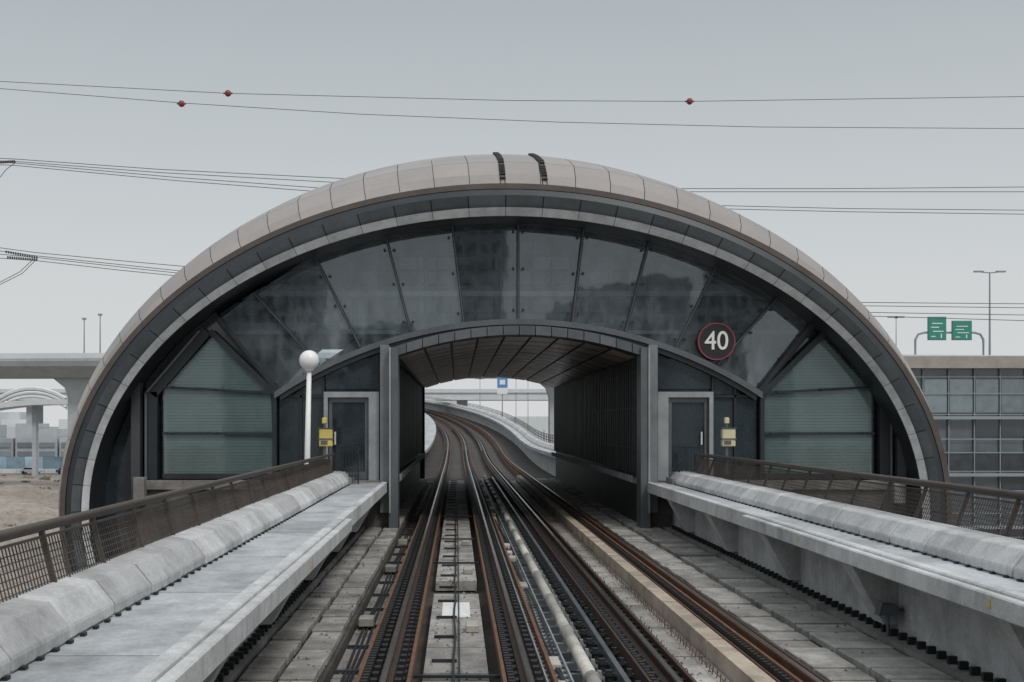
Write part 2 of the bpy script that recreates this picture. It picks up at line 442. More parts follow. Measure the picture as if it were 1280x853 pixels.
R0=(11.36,8.33,31.4);R1=(11.36,8.33,30.8);R2=(11.17,8.15,30.7);R3=(10.93,7.86,30.84);R4=(10.91,7.84,30.72);R5=(10.76,7.64,30.86);R5b=(10.76,7.63,31.2);R6=(10.73,7.64,32.0)
b=MB(); loft(b,R0,R1); loft(b,R1,R2); loft(b,R2,R3); loft(b,R3,(10.91,7.84,30.74)); loft(b,(10.91,7.84,30.74),(10.76,7.64,30.88)); loft(b,(10.76,7.64,30.88),R5b); loft(b,R5b,R6); b.obj("arch_frame",ringD,st,True)
b=MB(); panels(b,R2,R3,44,.0014,(0,-.02)); b.obj("arch_face_panels",ringG,st)
b=MB(); panels(b,R4,R5,44,.0006,(0,-.012),var=.08); b.obj("arch_trim",stripM,st)
prof=[(31.0,11.45,8.42),(31.5,11.75,8.85),(32.5,12.1,9.40),(34.5,12.5,9.98),(37,12.9,10.62),(41,13.2,11.2),(46,13.2,11.2),(52,12.8,10.7),(57,12.2,9.8),(60.5,11.4,8.6)]
b=MB()
for i in range(len(prof)-1):
    p,q=prof[i],prof[i+1]
    loft(b,(p[1]-.04,p[2]-.04,p[0]),(q[1]-.04,q[2]-.04,q[0]),90)
loft(b,(11.30,8.28,30.85),(11.42,8.40,31.0)); b.obj("roof_backing",steelD,st)
b=MB(); loft(b,(11.5,8.47,30.78),(11.5,8.47,31.1)); loft(b,(11.36,8.33,30.78),(11.5,8.47,30.78))
b.obj("roof_lip",lipM,st,True)
b=MB()
for i in range(len(prof)-1):
    p,q=prof[i],prof[i+1]
    n=48
    for k in range(n):
        t0=A0+(A1-A0)*k/n+.0008; t1=A0+(A1-A0)*(k+1)/n-.0008
        vs=[]
        for j in range(4):
            th=t0+(t1-t0)*j/3
            P=Vector(ell(p[1],p[2],p[0],th)); Q=Vector(ell(q[1],q[2],q[0],th)); d=(Q-P).normalized()
            vs+=[P+d*(.0 if i==1 else .009),Q-d*(.0 if i==0 else .009)]
        b.add(vs,[(2*j,2*j+1,2*j+3,2*j+2) for j in range(3)],.92+.16*R())
b.obj("roof_panels",shellM,st,True)
def shell_pt(x,y,lift=0):
    for i in range(len(prof)-1):
        p,q=prof[i],prof[i+1]
        if p[0]<=y<=q[0]:
            s=(y-p[0])/(q[0]-p[0]); a=p[1]+(q[1]-p[1])*s; bb=p[2]+(q[2]-p[2])*s
            c_=(x-CX)/a; return (x,y,CZ+bb*math.sqrt(1-c_*c_)+lift)
b=MB()
for X in (1.2,2.3):
    y=31.3
    while y<37.5:
        z=shell_pt(X,y)[2]
        b.tube([(X-.08,y,z+.04),(X+.08,y,z+.04)],.035,6)
        y+=.16 if y<32 else (.3 if y<34 else .5)
    for dx in (-.06,.06): b.tube([shell_pt(X+dx,31.1+.3*j,.03) for j in range(22)],.012,4)
b.obj("roof_ladders",black,st)
def lint(u):
    R_=(151**2+26**2)/52.0; return 420+R_-math.sqrt(max(0,R_*R_-(u-648)**2))
def strips(Y,m,nm,full):
    b=MB(); N_=130; a,bb=10.95,7.75
    for i in range(N_):
        x0=CX-a+2*a*i/N_; x1=CX-a+2*a*(i+1)/N_
        def top(x):
            z=CZ+bb*math.sqrt(max(0,1-((x-CX)/a)**2)); u=x*47+571
            if not full:
                if 345<u<951: z=min(z,2.6+(530-(955-math.sqrt(553**2-(u-648)**2)))/47)
                elif u<345: z=min(z,e(0,488-(345-u)*1.25)[1])
                else: z=min(z,e(0,488-(u-951)*1.25)[1])
            return z
        xm=(x0+x1)/2; u=xm*47+571
        z0=2.6+(530-(lint(u)-2))/47 if 495<u<801 else -2.6
        b.add([(x0,Y,z0),(x1,Y,z0),(x1,Y,top(x1)),(x0,Y,top(x0))],[(0,1,2,3)])
    b.obj(nm,m,st)
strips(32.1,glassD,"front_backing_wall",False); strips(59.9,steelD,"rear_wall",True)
b=MB()
tiers=[(32.3,10.66,7.55),(34.0,10.7,7.85),(35.6,10.75,8.1),(37.2,10.8,8.35),(38.8,10.85,8.5)]
for i in range(4):
    p,q=tiers[i],tiers[i+1]
    panels(b,(p[1],p[2],p[0]+.06),(q[1],q[2],q[0]-.06),34,.008,(0,0),var=.5,a0=0,a1=math.pi)
for i in range(34):
    x0=-9.3+.62*i
    for k in range(8):
        z0=5.3+.46*k; xx=x0+.56
        if ((max(abs(x0-CX),abs(xx-CX)))/10.7)**2+((z0+.42-CZ)/8.4)**2<1.0 and R()<.8:
            b.box(x0,xx,38.7,38.8,z0,z0+.4,.3+1.0*R())
b.obj("hall_lining_panels",inner,st)
b=MB(); b.box(-8.3,10.8,32.2,38.9,5.02,5.12)
pl_=[(CX+10.8*math.cos(t),CZ+8.45*math.sin(t)) for t in [math.radians(36+108*i/30) for i in range(31)]]
b.prism(pl_,38.85,38.95)
for (p,q) in zip(tiers[:-1],tiers[1:]): loft(b,(p[1]+.08,p[2]+.08,p[0]),(q[1]+.08,q[2]+.08,q[0]),60)
for i in range(9):
    x=-7.5+2.2*i; b.tube([(x,35.0,5.1),(x,35.0,CZ+7.7*math.sqrt(max(.05,1-((x-CX)/10.6)**2)))],.07,8)
b.obj("hall_structure",steelG,st)
b=MB(); b.box(-6,8.5,34.6,34.75,6.3,6.45); b.box(-7,9.6,36.6,36.7,5.12,5.7); b.obj("hall_beams",steelL,st)
def beam(mb,p,q,w,y0,y1,t=1.0):
    (x0,z0),(x1,z1)=e(*p),e(*q); d=Vector((x1-x0,z1-z0)).normalized()*(w/94.0); n=Vector((-d.y,d.x))
    mb.prism([(x0+n.x,z0+n.y),(x1+n.x,z1+n.y),(x1-n.x,z1-n.y),(x0-n.x,z0-n.y)],y0,y1,t)
mull=[((280,408),(345,488)),((325,375),(398,456)),((398,330),(450,434)),((482,295),(513,414)),((565,278),(580,404)),((648,270),(648,400))]
mull=mull+[((mir(o[0]),o[1]),(mir(i_[0]),i_[1])) for o,i_ in mull[:-1][::-1]]
b=MB(); mm=MB(); ml=MB(); dots=MB()
def ext(o,i_,k=1.12): return (i_[0]+(o[0]-i_[0])*k,i_[1]+(o[1]-i_[1])*k)
for j in range(len(mull)-1):
    (o0,i0),(o1,i1)=mull[j],mull[j+1]
    O0,O1=ext(o0,i0),ext(o1,i1)
    ps=[e(i0[0]+.6,i0[1]),e(i1[0]-.6,i1[1]),e(O1[0]-.6,O1[1]),e(O0[0]+.6,O0[1])]
    tx_,tz_=random.uniform(-.02,.02),random.uniform(-.01,.05)
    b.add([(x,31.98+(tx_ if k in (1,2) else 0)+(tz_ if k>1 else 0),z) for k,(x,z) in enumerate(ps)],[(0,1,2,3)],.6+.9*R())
for j,(o,i_) in enumerate(mull):
    beam(mm,ext(o,i_),i_,3.4 if 0<j<10 else 9,31.89,31.945)
    beam(ml,ext(o,i_),i_,1.0,31.875,31.888)
    for s in (.1,.5,.86):
        for sx in (-6,6):
            u=i_[0]+(o[0]-i_[0])*s+sx; v=i_[1]+(o[1]-i_[1])*s; x,z=e(u,v); dots.box(x-.03,x+.03,31.915,31.945,z-.03,z+.03)
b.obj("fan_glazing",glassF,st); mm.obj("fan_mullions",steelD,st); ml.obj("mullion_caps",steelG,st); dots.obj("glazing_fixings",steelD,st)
def arcband(mb,R_in,R_out,cv,u0,u1,y0,y1,n=30,cu=648,gap=0,var=0):
    for k in range(n):
        ua=u0+(u1-u0)*k/n+gap; ub=u0+(u1-u0)*(k+1)/n-gap
        def pt(R_,u): return e(u,cv-math.sqrt(max(0,R_*R_-(u-cu)**2)))
        mb.prism([pt(R_in,ua),pt(R_in,ub),pt(R_out,ub),pt(R_out,ua)],y0,y1,1-var+2*var*R())
b=MB(); arcband(b,549,556,955,343,953,31.72,31.97,40); b.obj("arc_beam",steelG,st)
b=MB(); arcband(b,543,548.5,955,350,946,31.78,31.99,40); b.obj("arc_beam_lower_flange",steelD,st)
Rl=(151**2+26**2)/52.0
b=MB(); arcband(b,Rl,Rl+11,420+Rl,489,807,31.3,31.7,16,gap=.5,var=.15); b.obj("portal_arch_panels",steelG,st)
b=MB(); arcband(b,Rl+1,Rl+14,421+Rl,489,807,31.71,32.1,16); b.obj("portal_arch_backing",steelD,st)
slat=MB(); lb=MB(); fr=MB(); frL=MB(); gd=MB(); pl=MB(); dr=MB(); drf=MB(); col=MB(); colL=MB(); lamp=MB(); lg=MB(); dots=MB()
def rectE(mb,u0,u1,v0,v1,y0,y1,t=1.0,mirror=False):
    if mirror: u0,u1=mir(u1),mir(u0)
    x0,z1=e(u0,v0); x1,z0=e(u1,v1); mb.box(x0,x1,y0,y1,z0,z1,t)
for M in (False,True):
    q=(lambda u:mir(u)) if M else (lambda u:u)
    poly=[(203,593),(203,488),(266,419),(338,488),(341,593)]
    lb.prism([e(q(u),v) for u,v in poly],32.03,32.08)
    lg.add([(x,31.84,z) for x,z in [e(q(u),v) for u,v in poly]],[(0,1,2,3,4)])
    v=422.0
    while v<592:
        xs=[]
        for k in range(5):
            (ua,va),(ub,vb)=poly[k],poly[(k+1)%5]
            if (va-v)*(vb-v)<0: xs.append(ua+(ub-ua)*(v-va)/(vb-va))
        if len(xs)>=2:
            a_,b_=sorted((q(min(xs)+.5),q(max(xs)-.5))); x0,z=e(a_,v); x1,_=e(b_,v)
            pane=.90 if v<484 else (1.0 if v<542 else .95)
            slat.add([(x0,31.98,z),(x1,31.98,z),(x1,31.955,z-.078),(x0,31.955,z-.078)],[(0,1,2,3)],pane*(.96+.08*R()))
        v+=3.9
    for (p,r,w) in (((258,414),(190,493),13),((190,490),(190,612),13),((262,414),(343,492),7),((343,488),(343,600),5),((203,484),(338,491),3),((203,542),(341,542),3),((203,595),(345,595),5),((283,408),(347,490),5)):
        beam(fr,(q(p[0]),p[1]),(q(r[0]),r[1]),w,31.74+.01*(w%3),31.96)
    beam(frL,(q(250),414),(q(183),492),2.5,31.70,31.735); beam(frL,(q(183),490),(q(183),610),2.5,31.70,31.735)
    rectE(col,166,177,470,640,31.6,31.95,.6,M)
    for (u,v) in ((216,484),(270,487),(325,490),(216,542),(270,542),(332,542)):
        x,z=e(q(u),v); dots.box(x-.035,x+.035,31.68,31.74,z-.025,z+.025)
    for (u0,u1,v0,v1) in ((348,374,498,594),(377,403,498,594),(377,403,466,493),(406,472,448,486)):
        rectE(gd,u0,u1,v0,v1,31.98,32.02,.8+.6*R(),M)
    for (u0,u1,v0,v1) in ((374,377,470,596),(403,405,455,490),(345,405,494,497)):
        rectE(fr,u0,u1,v0,v1,31.9,31.97,1,M)
    for (u0,u1,v0,v1) in ((405,410,490,601),(461,474,490,601),(410,461,490,497)):
        rectE(colL,u0,u1,v0,v1,31.7,31.97,1,M)
    rectE(dr,411,460,498,600,31.86,31.9,1,M)
    for (u0,u1,v0,v1) in ((411,415,498,600),(456,460,498,600),(415,456,498,503),(415,456,590,600)):
        rectE(drf,u0,u1,v0,v1,31.82,31.858,1,M)
    rectE(lamp,418,420,540,556,31.76,31.815,1,M)
    rectE(colL,476,487,432,640,31.5,31.9,.65,M); rectE(col,487.5,499,436,676,31.2,31.95,1,M); rectE(colL,488,490,436,640,31.15,31.195,1.0,M)
    rectE(pl,182,476,600.5,612,31.55,32.0,.9,M); rectE(pl,172,488,612.5,760,31.65,32.0,.55,M)
    rectE(pl,172,186,596,628,31.3,31.6,1,M)
slat.obj("louvre_slats",slatM,st); lb.obj("louvre_backing",slatB,st); lg.obj("louvre_glass",glassL,st)
fr.obj("facade_frame",steelD,st); frL.obj("facade_frame_edges",steelG,st); dots.obj("louvre_fixings",steelD,st)
gd.obj("dark_glazing",glassD,st); bevel(pl.obj("plinth",concM,st),.01); dr.obj("door_leaves",glassD,st); drf.obj("door_frames",steelG,st)
col.obj("columns",steelG,st); colL.obj("door_surrounds",steelL,st); lamp.obj("door_handles",stripM,st)
b=MB(); b.box(-8.6,11.2,32.3,59.5,-8.1,-2.35); b.box(-9.2,-3.4,32.15,59.8,-8.1,0.3); b.box(6.5,11.7,32.15,59.8,-8.1,.3); b.obj("base_block",concL,st)
w=MB(); rb=MB(); led=MB(); 
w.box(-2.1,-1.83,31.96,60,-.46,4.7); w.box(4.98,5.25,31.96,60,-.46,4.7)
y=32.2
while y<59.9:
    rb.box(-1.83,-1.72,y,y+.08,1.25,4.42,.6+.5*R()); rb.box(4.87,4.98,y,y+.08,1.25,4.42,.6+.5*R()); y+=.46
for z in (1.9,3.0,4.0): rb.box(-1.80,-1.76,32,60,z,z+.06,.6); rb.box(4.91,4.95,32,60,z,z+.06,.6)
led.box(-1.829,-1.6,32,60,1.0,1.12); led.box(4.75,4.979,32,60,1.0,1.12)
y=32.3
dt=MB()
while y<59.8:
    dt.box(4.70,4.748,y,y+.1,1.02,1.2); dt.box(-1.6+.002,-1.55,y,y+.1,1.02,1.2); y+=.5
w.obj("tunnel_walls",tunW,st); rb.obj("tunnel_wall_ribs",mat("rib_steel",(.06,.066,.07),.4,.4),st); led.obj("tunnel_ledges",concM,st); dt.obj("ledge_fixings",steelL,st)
b=MB(); 
for j in range(16):
    y0=32.0+j*1.75
    for k in range(9):
        ua=497+302*k/9+1.6; ub=497+302*(k+1)/9-1.6
        x0,z0=e(ua,lint(ua)); x1,z1=e(ub,lint(ub))
        b.add([(x0,y0+.09,z0+.0),(x1,y0+.09,z1+.0),(x1,y0+1.66,z1+.0),(x0,y0+1.66,z0+.0)],[(0,1,2,3)],.7+.6*R())
b.obj("tunnel_ceiling_panels",tunC,st)
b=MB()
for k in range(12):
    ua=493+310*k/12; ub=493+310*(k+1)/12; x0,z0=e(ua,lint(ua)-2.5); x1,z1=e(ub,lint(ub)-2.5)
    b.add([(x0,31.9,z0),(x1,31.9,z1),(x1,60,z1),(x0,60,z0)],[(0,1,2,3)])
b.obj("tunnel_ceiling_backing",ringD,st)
sg=group("speed_limit_sign")
x,z=e(896,427)
def disc(mb,x,z,r,y0,y1,r_in=0,n=48):
    if r_in==0: mb.prism([(x+r*math.cos(2*math.pi*i/n),z+r*math.sin(2*math.pi*i/n)) for i in range(n)],y0,y1)
    else:
        for i in range(n):
            a,c_=2*math.pi*i/n,2*math.pi*(i+1)/n
            mb.prism([(x+r*math.cos(a),z+r*math.sin(a)),(x+r*math.cos(c_),z+r*math.sin(c_)),(x+r_in*math.cos(c_),z+r_in*math.sin(c_)),(x+r_in*math.cos(a),z+r_in*math.sin(a))],y0,y1)
b=MB(); disc(b,x,z,.50,31.80,31.84); b.obj("disc",black,sg)
b=MB(); disc(b,x,z,.50,31.785,31.798,.465); b.obj("rim",redR,sg)
cu=bpy.data.curves.new("digits",'FONT'); cu.body="40"; cu.size=.70; cu.extrude=.006; cu.offset=.004; cu.align_x='CENTER'; cu.align_y='CENTER'
to=bpy.data.objects.new("digits",cu); sc.collection.objects.link(to); to.location=(x,31.79,z); to.rotation_euler=(math.pi/2,0,0); to.scale=(.92,1,1)
wm=bpy.data.materials.new("sign_white"); wm.use_nodes=True; wm.node_tree.nodes["Principled BSDF"].inputs["Base Color"].default_value=(.70,.72,.72,1); cu.materials.append(wm); to.parent=sg

# ================================================================ globe lamp, equipment
g=group("globe_street_lamp")
b=MB(); b.tube([(-3.5,28,-.4),(-3.5,28,2.0),(-3.46,28,3.86)],.08,12,r2=.055); b.tube([(-3.46,28,3.84),(-3.46,28,3.9)],.1,12); b.box(-3.6,-3.3,27.9,28.1,.3,.5); b.obj("post",white,g,True)
b=MB(); b.sphere((-3.46,28,4.09),.235,24,14); b.obj("globe",white,g,True)
def equip(x,y,m,nm="signal_cabinet"):
    g=group(nm)
    b=MB(); b.box(x-.17,x+.17,y-.1,y+.1,2.02,2.48); bevel(b.obj("box",m,g),.02)
    b=MB(); b.box(x-.19,x+.19,y-.12,y+.12,2.20,2.23); b.box(x-.19,x+.19,y-.12,y+.12,2.482,2.5); b.obj("straps",steelG,g)
    b=MB(); b.tube([(x-.04,y,1.3),(x-.04,y,2.02)],.045,8); b.tube([(x-.04,y,2.5),(x-.04,y,2.74)],.035,8); b.box(x-.12,x+.05,y-.12,y-.105,2.08,2.17); b.obj("post",steelG,g)
    b=MB(); b.box(x-.10,x+.02,y-.06,y+.06,2.60,2.76); bevel(b.obj("sensor_head",m,g),.02)
equip(-3.35,30.6,yellow); equip(6.95,30.6,yelC)
b=MB(); g=group("equipment_base"); b.box(-3.2,-2.7,30.45,31.4,1.055,1.2); b.box(5.5,6.2,30.45,31.4,1.055,1.2); b.obj("blocks",concM,g)

# ================================================================ GROUND and background
def at(u,v,Y): return ((u-571)*Y/1493.0, 2.6+(530-v)*Y/1493.0)
GZ=-8.2
b=MB(); b.add([(-4000,-500,GZ),(4000,-500,GZ),(4000,4500,GZ),(-4000,4500,GZ)],[(0,1,2,3)]); b.obj("ground",sand)
def sheet(name,x0,x1,y0,y1,z,m,parent=None):
    b=MB(); b.add([(x0,y0,z),(x1,y0,z),(x1,y1,z),(x0,y1,z)],[(0,1,2,3)]); return b.obj(name,m,parent)
rd=group("road"); sheet("surface",-600,600,290,345,GZ+.004,asph,rd)
b=MB()
for yy in (291,308,327,343.5):
    b.add([(-600,yy,GZ+.009),(600,yy,GZ+.009),(600,yy+.4,GZ+.009),(-600,yy+.4,GZ+.009)],[(0,1,2,3)])
b.box(-600,600,316,317.0,GZ,GZ+1.0); b.obj("markings_and_median",farW,rd)
b=MB()
nx,ny=90,50; vs=[];fs=[]
for i in range(nx+1):
    for j in range(ny+1):
        x=-110+90*i/nx; y=95+100*j/ny
        ed=min(i,nx-i,j,ny-j)/8; ed=min(1,ed)
        z=GZ+.02+ed*max(0,(noise.fractal(Vector((x*.06,y*.05,3)),1,2,6)+.25))*3.0
        vs.append((x,y,z))
for i in range(nx):
    for j in range(ny): fs.append((i*(ny+1)+j,(i+1)*(ny+1)+j,(i+1)*(ny+1)+j+1,i*(ny+1)+j+1))
b.add(vs,fs); b.obj("sand_mounds",sand,None,True)
b=MB()
for i in range(260):
    x=random.uniform(-95,-30); y=random.uniform(110,260); s=.15+R()*.6
    for k in range(5):
        dx,dy=random.uniform(-s,s)*1.5,random.uniform(-s,s)*1.5; b.add([(x+dx-s,y+dy,GZ),(x+dx+s*.7,y+dy-s*.4,GZ),(x+dx,y+dy+s,GZ),(x+dx+.1,y+dy,GZ+s*.9)],[(0,1,3),(1,2,3),(2,0,3)],.7+.6*R())
b.obj("rubble_and_scrub",mat("scrub",(.15,.145,.10),.95,amt=.4))
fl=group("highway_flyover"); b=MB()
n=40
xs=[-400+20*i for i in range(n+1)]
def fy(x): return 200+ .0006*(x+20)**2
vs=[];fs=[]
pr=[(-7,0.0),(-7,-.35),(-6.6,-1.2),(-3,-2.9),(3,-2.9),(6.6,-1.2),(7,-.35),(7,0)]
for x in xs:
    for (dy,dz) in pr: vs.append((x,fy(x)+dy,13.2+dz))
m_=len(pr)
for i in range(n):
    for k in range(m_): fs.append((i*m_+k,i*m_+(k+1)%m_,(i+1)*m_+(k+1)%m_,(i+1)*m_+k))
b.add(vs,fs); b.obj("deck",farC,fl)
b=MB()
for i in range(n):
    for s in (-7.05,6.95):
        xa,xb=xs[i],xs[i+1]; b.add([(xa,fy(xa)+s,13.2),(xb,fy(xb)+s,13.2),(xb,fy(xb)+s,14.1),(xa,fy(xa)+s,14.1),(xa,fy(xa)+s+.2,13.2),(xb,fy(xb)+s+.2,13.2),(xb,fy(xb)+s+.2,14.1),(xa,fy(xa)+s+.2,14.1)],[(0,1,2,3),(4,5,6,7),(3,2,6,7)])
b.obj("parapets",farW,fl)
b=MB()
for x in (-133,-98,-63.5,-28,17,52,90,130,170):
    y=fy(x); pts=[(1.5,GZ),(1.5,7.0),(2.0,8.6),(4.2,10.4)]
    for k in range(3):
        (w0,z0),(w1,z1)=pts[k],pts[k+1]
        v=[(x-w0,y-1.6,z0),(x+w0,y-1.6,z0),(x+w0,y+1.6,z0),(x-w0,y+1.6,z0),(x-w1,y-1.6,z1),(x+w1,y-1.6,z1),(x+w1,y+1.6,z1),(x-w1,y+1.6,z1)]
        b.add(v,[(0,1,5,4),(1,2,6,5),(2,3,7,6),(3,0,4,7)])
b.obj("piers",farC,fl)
def lamp_post(x,y,z0,z1,arm,r=.14,name="street_lamp"):
    g=group(name); b=MB(); b.tube([(x,y,z0),(x,y,z1)],r,8,r2=r*.55); b.obj("post",farD,g)
    b=MB()
    if arm>0:
        b.tube([(x-arm,y,z1+.1),(x,y,z1-.1),(x+arm,y,z1+.1)],r*.5,6)
        for s in (-1,1): b.box(x+s*arm-.8,x+s*arm+.8,y-.25,y+.25,z1+.0,z1+.25)
    else: b.box(x-.3,x+.3,y-.3,y+.3,z1,z1+.3)
    b.obj("lamp_heads",farD,g)
lamp_post(-63,202,13.2,20.2,0); lamp_post(-60.6,203,13.2,21,0); 
x,_=at(1237,0,205); lamp_post(x,205,13.2,28.6,1.9,.2)
x,_=at(1120,0,205); lamp_post(x,205,13.2,20.8,.6,.1)
for u in (600,645,660): 
    x,_=at(u,0,330); lamp_post(x,330,GZ,15,.6,.12)
g=group("highway_sign_gantry"); b=MB(); Y=204
x0,_=at(1144,0,Y); x1,_=at(1229,0,Y); zt=2.6+(530-416)*Y/1493
b.tube([(x0,Y,13),(x0,Y,zt-1.2),(x0+.5,Y,zt-.3),(x0+1.5,Y,zt),(x1-1.5,Y,zt),(x1-.5,Y,zt-.3),(x1,Y,zt-1.2),(x1,Y,13)],.2,8); b.obj("frame",farD,g)
b=MB(); fr_=MB(); tx=MB()
for (u0,u1,v0,v1) in ((1159,1181,397,425),(1189,1213,402,425)):
    xa,za=at(u0,v1,Y); xb,zb=at(u1,v0,Y); b.box(xa,xb,Y-.5,Y-.35,za,zb); 
    fr_.box(xa-.1,xb+.1,Y-.34,Y-.25,za-.1,zb+.1)
    h=zb-za
    for (fa,fb,fz0,fz1) in ((.2,.8,.70,.74),(.15,.6,.53,.57),(.25,.85,.35,.39),(.7,.76,.08,.26),(.15,.4,.12,.16)):
        tx.box(xa+(xb-xa)*fa,xa+(xb-xa)*fb,Y-.52,Y-.503,za+h*fz0,za+h*fz1)
b.obj("panels",green,g); fr_.obj("panel_frames",farD,g); tx.obj("lettering",white,g)
g=group("platform_sign"); b=MB(); Y=150; x,z=at(628,482,Y)
b.box(x-.65,x+.65,Y-.08,Y+.08,z-.3,z+1.1); b.obj("panel",blue,g)
b=MB(); b.box(x-.65,x+.65,Y-.08,Y+.08,z-1.1,z-.32); b.box(x-.35,x+.35,Y-.1,Y-.085,z+.1,z+.7); b.obj("panel_white",white,g)
b=MB(); b.tube([(x,Y+.1,2),(x,Y+.1,z+1)],.07); b.obj("post",farD,g)
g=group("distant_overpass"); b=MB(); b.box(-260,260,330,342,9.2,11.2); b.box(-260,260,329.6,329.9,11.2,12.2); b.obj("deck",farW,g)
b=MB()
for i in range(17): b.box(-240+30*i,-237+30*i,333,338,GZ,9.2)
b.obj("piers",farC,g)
g=group("distant_skyline"); b=MB()
for i in range(90):
    x=random.uniform(-700,700); w=random.uniform(6,22); h=random.uniform(5,20); y=random.uniform(480,700); b.box(x-w,x+w,y,y+12,GZ,GZ+h,.85+.25*R())
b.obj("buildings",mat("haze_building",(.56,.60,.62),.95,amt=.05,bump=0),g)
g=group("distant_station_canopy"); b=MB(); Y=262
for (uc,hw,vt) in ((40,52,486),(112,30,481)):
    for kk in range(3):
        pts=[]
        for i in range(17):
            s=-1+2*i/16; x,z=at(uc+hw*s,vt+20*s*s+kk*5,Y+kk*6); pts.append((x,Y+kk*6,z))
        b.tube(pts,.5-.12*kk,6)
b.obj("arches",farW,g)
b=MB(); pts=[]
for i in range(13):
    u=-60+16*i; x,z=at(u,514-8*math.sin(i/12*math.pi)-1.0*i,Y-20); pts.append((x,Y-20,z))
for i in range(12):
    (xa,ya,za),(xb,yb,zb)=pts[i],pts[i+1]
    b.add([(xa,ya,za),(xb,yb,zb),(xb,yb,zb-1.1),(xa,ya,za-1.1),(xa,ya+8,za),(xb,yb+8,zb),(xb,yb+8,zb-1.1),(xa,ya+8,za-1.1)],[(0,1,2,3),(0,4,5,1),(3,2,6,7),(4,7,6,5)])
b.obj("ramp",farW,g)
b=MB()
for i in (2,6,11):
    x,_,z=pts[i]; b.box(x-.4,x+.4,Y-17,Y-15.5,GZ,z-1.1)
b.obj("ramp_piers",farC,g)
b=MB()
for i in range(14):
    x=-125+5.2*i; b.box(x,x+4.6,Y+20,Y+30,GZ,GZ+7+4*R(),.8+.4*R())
b.obj("hall_blocks",farC,g)  # hall blocks in the plain concrete colour, tone varied at random
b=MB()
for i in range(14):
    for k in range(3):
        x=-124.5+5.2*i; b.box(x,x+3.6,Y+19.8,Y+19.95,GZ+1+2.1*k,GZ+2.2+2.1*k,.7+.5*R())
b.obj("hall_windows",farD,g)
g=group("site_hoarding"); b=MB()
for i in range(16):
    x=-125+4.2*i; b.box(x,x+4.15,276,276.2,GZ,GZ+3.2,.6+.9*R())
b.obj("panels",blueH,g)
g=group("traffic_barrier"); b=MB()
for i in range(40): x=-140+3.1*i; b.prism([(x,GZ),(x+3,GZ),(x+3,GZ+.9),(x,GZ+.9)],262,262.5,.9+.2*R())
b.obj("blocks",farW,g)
def car(x,y,m,scale=1):
    g=group("parked_car"); b=MB()
    sp=[(-2.2,.35),(2.2,.35),(2.25,.8),(1.3,.95),(.7,1.45),(-1.0,1.5),(-1.7,1.0),(-2.2,.9)]
    b.prism([(x+a,GZ+z) for a,z in sp],y-.85,y+.85); bevel(b.obj("body",m,g),.06,2)
    b=MB(); b.prism([(x+a,GZ+z) for a,z in ((1.1,.98),(.62,1.38),(-.95,1.42),(-1.4,1.02))],y-.87,y+.87); b.obj("windows",glassD,g)
    b=MB()
    for wx in (-1.35,1.35):
        for wy in (-.8,.8): b.prism([(x+wx+.33*math.cos(i*.524),GZ+.33+.33*math.sin(i*.524)) for i in range(12)],y+wy-.1,y+wy+.1)
    b.obj("wheels",black,g)
car(-92,258,white); car(-84,257.5,steelG); car(-100,300,white); car(-92,312,white); car(-121,300,steelG)
# office building
g=group("office_building"); b=MB(); b.box(26,75,80,110,GZ,6.3); b.obj("glass_body",glassB,g)
b=MB(); b.box(25.6,75.4,79.4,110.4,6.3,7.1); b.obj("roof_parapet",beige,g)
b=MB()
x=26
while x<76: b.box(x-.03,x+.03,79.82,79.98,GZ,6.29); x+=1.72
for z in (5.7,4.6,3.2,1.55,.65,-.6,-1.9,-3.4,-5): b.box(25.9,75.1,79.80,79.815,z,z+.06)
for z in (3.1,-.7,-4.2): b.box(25.8,75.2,79.5,79.79,z-.2,z)
y=80
while y<110: b.box(25.82,25.98,y-.03,y+.03,GZ,6.29); y+=1.72
b.obj("mullions",farD,g)
b=MB()
for i in range(28):
    for (z0,z1) in ((1.75,3.0),(-.5,.6),(-1.8,-.95)):
        if R()<.65: b.box(26+1.72*i+.1,26+1.72*i+1.62,79.9,79.95,z0,z1,.5+R())
b.obj("window_panes",glassD,g)
b=MB()
for i in range(28):
    if R()<.5: b.box(26+1.72*i+.1,26+1.72*i+1.62,79.9,79.95,3.35,5.6,.8+.4*R())
b.obj("shaded_panes",mat("pale_glass",(.20,.245,.27),.3,amt=.2,bump=0),g)
# the city on the other side of the line (seen mirrored in the station glazing)
g=group("city_tower_blocks"); b=MB(); c=MB()
for (x0,w_,y0,h) in ((-62,16,-95,34),(-36,11,-120,48),(-18,13,-90,26),(2,10,-130,52),(16,14,-95,31),(38,12,-115,42),(58,18,-90,28)):
    b.box(x0,x0+w_,y0-14,y0,GZ,GZ+h)
    z=GZ+2
    while z<GZ+h-2:
        x=x0+.8
        while x<x0+w_-1.6:
            c.box(x,x+1.3,y0+.01,y0+.06,z,z+1.7,.5+R()); x+=2.1
        z+=3.1
b.obj("facades",cityM,g); c.obj("windows",cityG,g)

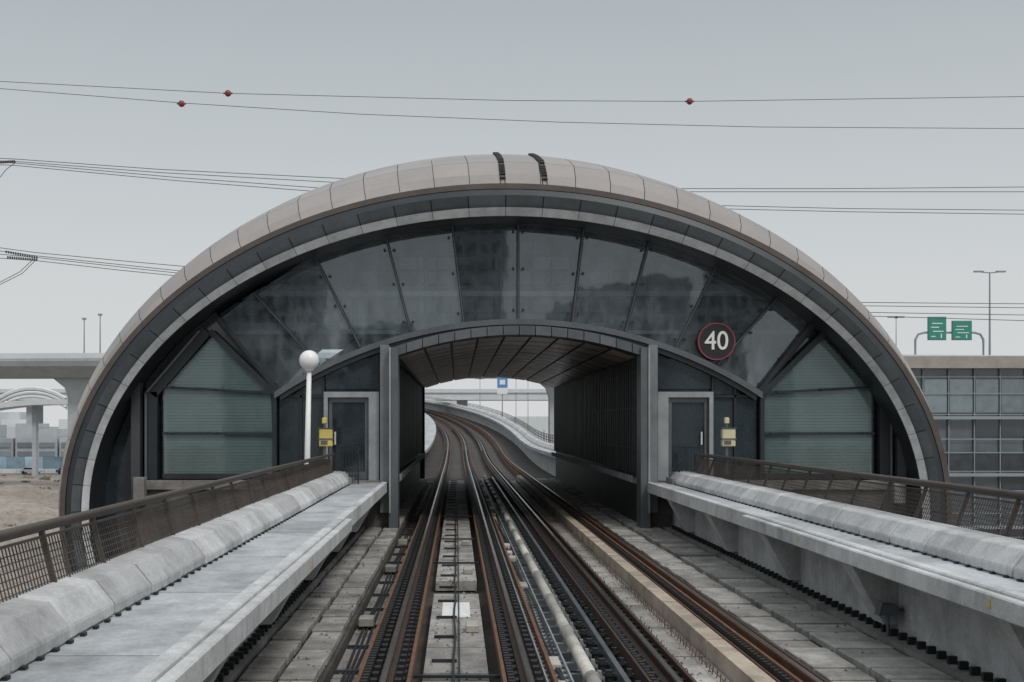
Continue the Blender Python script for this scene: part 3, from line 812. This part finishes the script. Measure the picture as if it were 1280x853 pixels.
# ================================================================ power lines
def wires(name,lst,Y,r=.045):
    g=group(name); b=MB()
    for pts in lst:
        P=[]
        for i in range(len(pts)-1):
            (u0,v0),(u1,v1)=pts[i],pts[i+1]
            for k in range(6):
                s=k/6; P.append((u0+(u1-u0)*s,v0+(v1-v0)*s))
        P.append(pts[-1])
        b.tube([(at(u,v,Y)[0],Y,at(u,v,Y)[1]) for u,v in P],r,5)
    b.obj("conductors",wireM,g); return g
g=wires("overhead_power_line",[[(-300,88),(0,102),(285,117),(640,126),(862,127),(1280,121),(1600,112)],[(-300,90),(0,111),(227,129),(450,143),(700,153),(950,159),(1280,161),(1600,158)]],130,.036)
b=MB()
for (u,v) in ((285,117),(862,127),(227,130)):
    x,z=at(u,v,130); b.sphere((x,130,z),.36,16,10); b.tube([(x-.5,130,z),(x+.5,130,z)],.09,8)
b.obj("marker_balls",redM,g,True)
g=wires("overhead_power_line",[[(-200,190),(18,199),(200,212),(440,224)],[(-200,194),(18,202),(200,216),(432,229)],[(-200,196),(18,204),(220,222),(410,236)],[(-200,198),(18,207),(220,226),(400,240)],
  [(-200,300),(0,310),(45,316),(160,327),(250,335)],[(-200,304),(0,314),(45,320),(160,332),(245,341)],[(-200,306),(0,318),(45,322),(160,335),(245,344)],[(-200,308),(0,323),(45,326),(150,338),(240,347)],
  [(-60,230),(0,222),(8,212),(20,203)],[(-60,370),(0,353),(25,340),(42,324)],[(-60,374),(0,356),(28,342),(46,324)]],140,.042)
b=MB()
for (ua,va,ub,vb) in ((-12,204,18,202),(8,315,46,322),(10,322,46,325)):
    for i in range(14):
        s=i/13; u=ua+(ub-ua)*s; v=va+(vb-va)*s; x,z=at(u,v,140); b.tube([(x-.05,140,z),(x+.05,140,z)],.17,8)
b.obj("insulators",wireM,g)
wires("overhead_power_line",[[(840,236),(1060,236),(1280,234),(1500,230)],[(850,240),(1060,240),(1280,240),(1500,237)],[(890,257),(1060,261),(1280,263),(1500,262)],[(890,261),(1060,265),(1280,268),(1500,267)],
  [(1040,378),(1280,380),(1500,378)],[(1040,382),(1280,385),(1500,383)],[(1040,390),(1280,394),(1500,392)],[(1040,394),(1280,401),(1500,399)]],140,.042)

# ================================================================ world, sun, camera
w=bpy.data.worlds.new("World"); sc.world=w; w.use_nodes=True; nt=w.node_tree; N=nt.nodes; L=nt.links
bg=N["Background"]; out=N["World Output"]
sky=N.new("ShaderNodeTexSky"); sky.sky_type='NISHITA'; sky.sun_disc=False
EL,AZ=math.radians(50),math.radians(150)
sky.sun_elevation=EL; sky.sun_rotation=AZ; sky.dust_density=6; sky.air_density=1.5
L.new(sky.outputs[0],bg.inputs[0]); bg.inputs[1].default_value=.1
bg2=N.new("ShaderNodeBackground"); tc=N.new("ShaderNodeTexCoord"); sp=N.new("ShaderNodeSeparateXYZ"); cr=N.new("ShaderNodeValToRGB")
L.new(tc.outputs["Generated"],sp.inputs[0]); L.new(sp.outputs["Z"],cr.inputs[0]); L.new(cr.outputs[0],bg2.inputs[0])
el=cr.color_ramp.elements
el[0].position=0; el[0].color=(.73,.745,.755,1)
el[1].position=1; el[1].color=(.95,.99,1.03,1)
for p,cc in ((.10,(.67,.695,.71,1)),(.22,(.555,.59,.61,1)),(.34,(.45,.485,.51,1)),(.6,(.78,.82,.86,1))):
    q=el.new(p); q.color=cc
bg2.inputs[1].default_value=1
mx=N.new("ShaderNodeMixShader"); mx.inputs[0].default_value=.9
L.new(bg.outputs[0],mx.inputs[1]); L.new(bg2.outputs[0],mx.inputs[2]); L.new(mx.outputs[0],out.inputs[0])
sl=bpy.data.lights.new("sun",'SUN'); sl.energy=1.5; sl.angle=math.radians(10); sl.color=(1,.96,.91)
so=bpy.data.objects.new("sun",sl); sc.collection.objects.link(so)
sd=Vector((math.sin(AZ)*math.cos(EL),math.cos(AZ)*math.cos(EL),math.sin(EL)))
so.rotation_euler=sd.to_track_quat('Z','Y').to_euler()
cam=bpy.data.cameras.new("camera"); co=bpy.data.objects.new("camera",cam); sc.collection.objects.link(co)
cam.sensor_width=36; cam.lens=42; cam.clip_end=6000; cam.clip_start=.1
cam.shift_x=69/1280; cam.shift_y=103.5/1280
co.location=(0,0,2.6); co.rotation_euler=(math.pi/2,0,0)
sc.camera=co
sc.view_settings.view_transform='Standard'; sc.view_settings.look='None'; sc.view_settings.exposure=0
